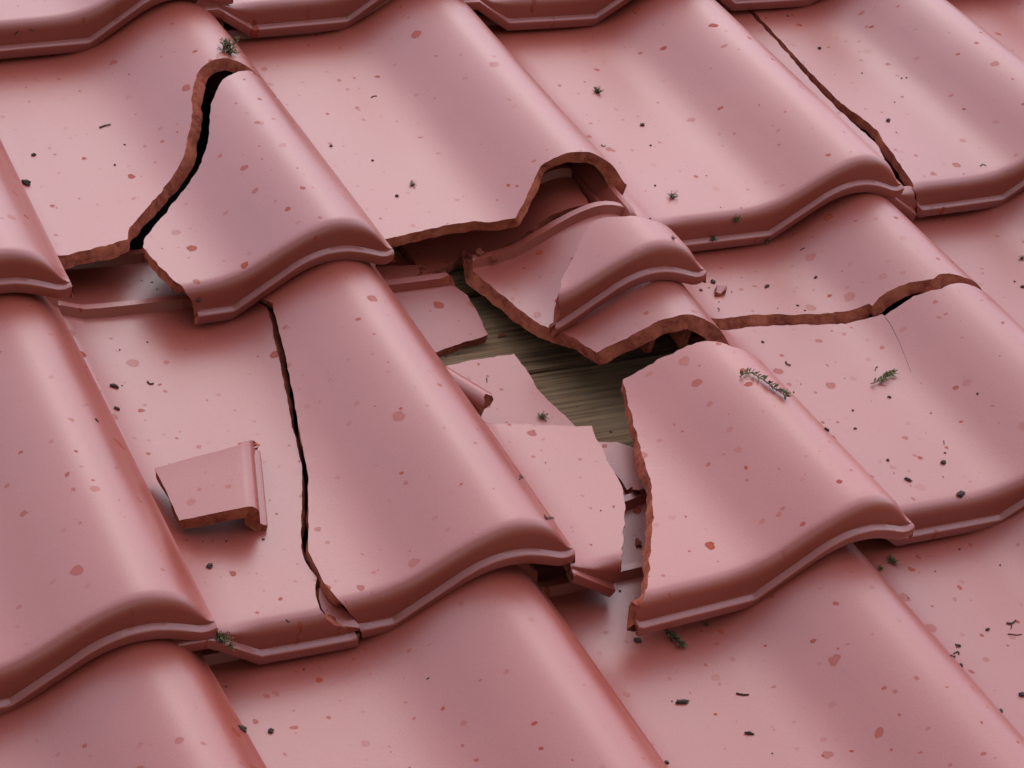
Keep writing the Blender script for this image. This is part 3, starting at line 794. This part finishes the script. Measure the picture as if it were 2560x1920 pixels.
def leaf(bm, base, d, up, ln, wd):
    """a small pointed leaf folded along its middle"""
    d = d.normalized(); s = d.cross(up).normalized()
    m1 = base + d * ln * .45 + up * ln * .10
    tip = base + d * ln + up * ln * -.02
    v = [bm.verts.new(c) for c in (base, m1 + s * wd - up * wd * .2, m1 + up * wd * .15, m1 - s * wd - up * wd * .2, tip)]
    bm.faces.new((v[0], v[1], v[2])); bm.faces.new((v[0], v[2], v[3])); bm.faces.new((v[1], v[4], v[2])); bm.faces.new((v[2], v[4], v[3]))

def tuft_mesh(seed, size):
    rnd = random.Random(seed)
    bm = bmesh.new()
    up = Vector((0, 0, 1))
    for k in range(22):
        a = rnd.uniform(0, 6.28); tl = rnd.uniform(.15, .95)
        d = Vector((math.cos(a) * tl, math.sin(a) * tl * .8, rnd.uniform(.25, .8))).normalized()
        ln = size * rnd.uniform(.28, .55)
        b0 = Vector((rnd.gauss(0, .12), rnd.gauss(0, .10), 0)) * size
        pts = [b0, b0 + d * ln * .5, b0 + d * ln + Vector((d.x, d.y, -.35)) * ln * .25]
        tube(bm, smooth_path(pts, 2), size * .016, 4)
        for q in range(9):
            t = q / 8
            p = pts[0].lerp(pts[2], t)
            a2 = rnd.uniform(0, 6.28)
            ld = (d * .7 + Vector((math.cos(a2), math.sin(a2), rnd.uniform(-.2, .6)))).normalized()
            leaf(bm, p, ld, up, size * rnd.uniform(.10, .20), size * rnd.uniform(.022, .042))
    for f in bm.faces: f.material_index = rnd.choice((0, 0, 0, 1))
    me = bpy.data.meshes.new('moss_tuft'); bm.to_mesh(me); bm.free()
    me.materials.append(M_MOSS); me.materials.append(M_MOSSDRY)
    return me
MOSS_LABEL = ['moss tuft on the broken crest at the upper left crack', 'small green moss bit on the tile above the hole', 'moss clump near the lower left of the whole tile right of the hole',
              'small moss bit on the rounded front edge of the whole tile right of the hole', 'dark moss on the front lip of the whole tile, middle one', 'dark moss on the front lip at the kink, right one',
              'tiny moss bit beside the small roll tip above the hole', 'yellow green moss patch on the lower left front lip corner', 'smaller moss bit right of the lip corner moss at lower left',
              'dark stringy moss in the shade under the lip, lower right', 'small dark moss strand left of the stringy moss, lower right', 'pale moss sprig on the flat piece in the hole',
              'green moss bit at the right edge of the picture', 'tiny green moss bit under the slipped piece front lip', 'star shaped green moss sprig on the upper middle pan']
for k, (p, n, s) in enumerate(DEBRIS['MO']):
    o = obj('moss_tuft', tuft_mesh(k + 3, s * (1.8 if k == 0 else 1.35)))
    place(o, p, n, k * 1.3)
    tag(o, MOSS_LABEL[k], 'moss', 'moss tufts on the roof')

SPRIG_LABEL = ['long moss sprig over the crest of the slipped piece right of the hole', 'short moss sprig with a dark head on the right cracked tile', 'dark green moss sprig under the front lip of the slipped piece']
for k, (pts, n) in enumerate(DEBRIS['SPR']):
    rnd = random.Random(k + 50)
    nv = Vector(n).normalized()
    P3 = smooth_path([Vector(p) + nv * .0022 for p in pts], 4)
    org = P3[0].copy(); P3 = [p - org for p in P3]
    bm = bmesh.new()
    tube(bm, P3, .0006, 5, .2)
    nseg = len(P3)
    for q in range(nseg):
        dens = (1 + int(7 * (q / nseg) ** 1.5)) if k != 2 else 5
        t = (P3[min(q + 1, nseg - 1)] - P3[max(q - 1, 0)]).normalized()
        for z in range(dens):
            a = rnd.uniform(0, 6.28); s_ = t.orthogonal().normalized(); b_ = t.cross(s_)
            ld = t * rnd.uniform(.3, 1.0) + (s_ * math.cos(a) + b_ * math.sin(a)) * .8
            if ld.dot(nv) < -.1: ld -= nv * 2 * ld.dot(nv)
            leaf(bm, P3[q], ld, nv, rnd.uniform(.0045, .0085), rnd.uniform(.0007, .0014))
    for f in bm.faces: f.material_index = rnd.choice((0, 0, 1)) if k != 2 else rnd.choice((0, 1))
    me = bpy.data.meshes.new('moss_sprig'); bm.to_mesh(me); bm.free()
    me.materials.append(M_MOSS); me.materials.append(M_MOSSDRY)
    o = obj('moss_sprig', me); o.matrix_world = ROOF @ Matrix.Translation(org)
    tag(o, SPRIG_LABEL[k], 'moss')

# little terracotta chip beside the small roll tip
for pts in DEBRIS['CHIP']:
    V = [Vector(p) for p in pts]; org = sum(V, Vector()) / len(V)
    bm = bmesh.new()
    lo = [bm.verts.new((v - org) * 1.0 + Vector((0, 0, .0003))) for v in V]
    hi = [bm.verts.new((v - org) * .82 + Vector((0, 0, .0045 + .0022 * math.sin(i * 2.1)))) for i, v in enumerate(V)]
    top = bm.faces.new(hi); bm.faces.new(lo[::-1])
    for i in range(len(V)):
        j = (i + 1) % len(V); f = bm.faces.new((lo[i], lo[j], hi[j], hi[i])); f.material_index = 1
    bmesh.ops.recalc_face_normals(bm, faces=bm.faces[:])
    me = bpy.data.meshes.new('tile_chip'); bm.to_mesh(me); bm.free()
    me.materials.append(M_TILE); me.materials.append(M_CLAY)
    o = obj('tile_chip', me); o.matrix_world = ROOF @ Matrix.Translation(org)
    tag(o, 'tiny terracotta chip on the pan beside the small roll tip, right', 'tile chip')

# broken length of rib lying in the hole against the long roll piece
def rib_rod():
    A, B = Vector((.580, -.508, .003)), Vector((.6365, -.588, -.002))
    bm = bmesh.new()
    ax = (B - A).normalized(); side = Vector((0, 0, 1)).cross(ax).normalized(); up = ax.cross(side)
    prof = []
    for k in range(11):
        a = math.pi * (k / 10)
        prof.append((math.cos(a) * .0115, math.sin(a) * .0120))
    prof += [(-.0105, -.007), (-.005, -.010), (.005, -.010), (.0105, -.007)]
    rings = []
    for t in [0, .25, .5, .75, 1.0]:
        c = A.lerp(B, t)
        ring = []
        for i, (x, y) in enumerate(prof):
            e = ax * (.004 * math.sin(i * 1.9) + .003 * math.cos(i * 3.3)) if t == 1.0 else Vector()
            ring.append(bm.verts.new(c - A + side * x + up * y + e))
        rings.append(ring)
    n = len(prof)
    for r0, r1 in zip(rings, rings[1:]):
        for i in range(n): bm.faces.new((r0[i], r0[(i + 1) % n], r1[(i + 1) % n], r1[i])).smooth = True
    for r, s in ((rings[0], 1), (rings[-1], -1)):
        f = bm.faces.new(r); f.material_index = 1
    bmesh.ops.recalc_face_normals(bm, faces=bm.faces[:])
    me = bpy.data.meshes.new('rib_fragment'); bm.to_mesh(me); bm.free()
    me.materials.append(M_TILE); me.materials.append(M_CLAY)
    me.set_sharp_from_angle(angle=math.radians(50))
    o = obj('rib_fragment', me); o.matrix_world = ROOF @ Matrix.Translation(A)
    return tag(o, 'short round broken rib sticking out from under the long roll piece', 'tile fragment', G)
rib_rod()

for (text, cat, group), lst in pending.items():
    if len(lst) < 2: continue
    for k, (x, o) in enumerate(sorted(lst, key=lambda e: e[0])):
        o['label'] = text + ', ' + (ORD[k] if k < len(lst) - 1 else 'rightmost')

# hairline cracks in the tile with the horizontal crack
def hairline(pts, host):
    V = [Vector(p) for p in smooth_path([Vector(p) for p in pts], 4)]
    vs, fs = [], []
    for k, p in enumerate(V):
        t = (V[min(k + 1, len(V) - 1)] - V[max(k - 1, 0)]).normalized()
        s = t.cross(Vector((0, 0, 1))).normalized() * (.00014 * (1 - .8 * k / len(V)) * (.7 + .5 * abs(math.sin(k * 2.3))))
        up = Vector((0, 0, .00035))
        vs += [p + s + up, p - s + up, p - s - up, p + s - up]
    for k in range(len(V) - 1):
        a = 4 * k
        for q in range(4): fs.append((a + q, a + (q + 1) % 4, a + 4 + (q + 1) % 4, a + 4 + q))
    me = bpy.data.meshes.new('hairline_crack')
    inv = host.matrix_world.inverted() @ ROOF
    me.from_pydata([tuple(inv @ v) for v in vs], [], fs)
    me.materials.append(M_SOIL)
    o = obj('hairline_crack', me, host)
    o['label'] = 'thin dark hairline crack'
bpy.context.view_layer.update()
hairline(DEBRIS['HL'][0], C3LOW)

# webs under the roll of the pointed piece, seen in its broken end
for x0, x1, n0, n1 in ((.812, .821, .008, .039), (.852, .860, .006, .034)):
    o = obj('underside_web', box_mesh('underside_web', x0, x1, -.566, -.47, n0, n1, M_CLAY, .002), C2UP)
    o.matrix_world = ROOF
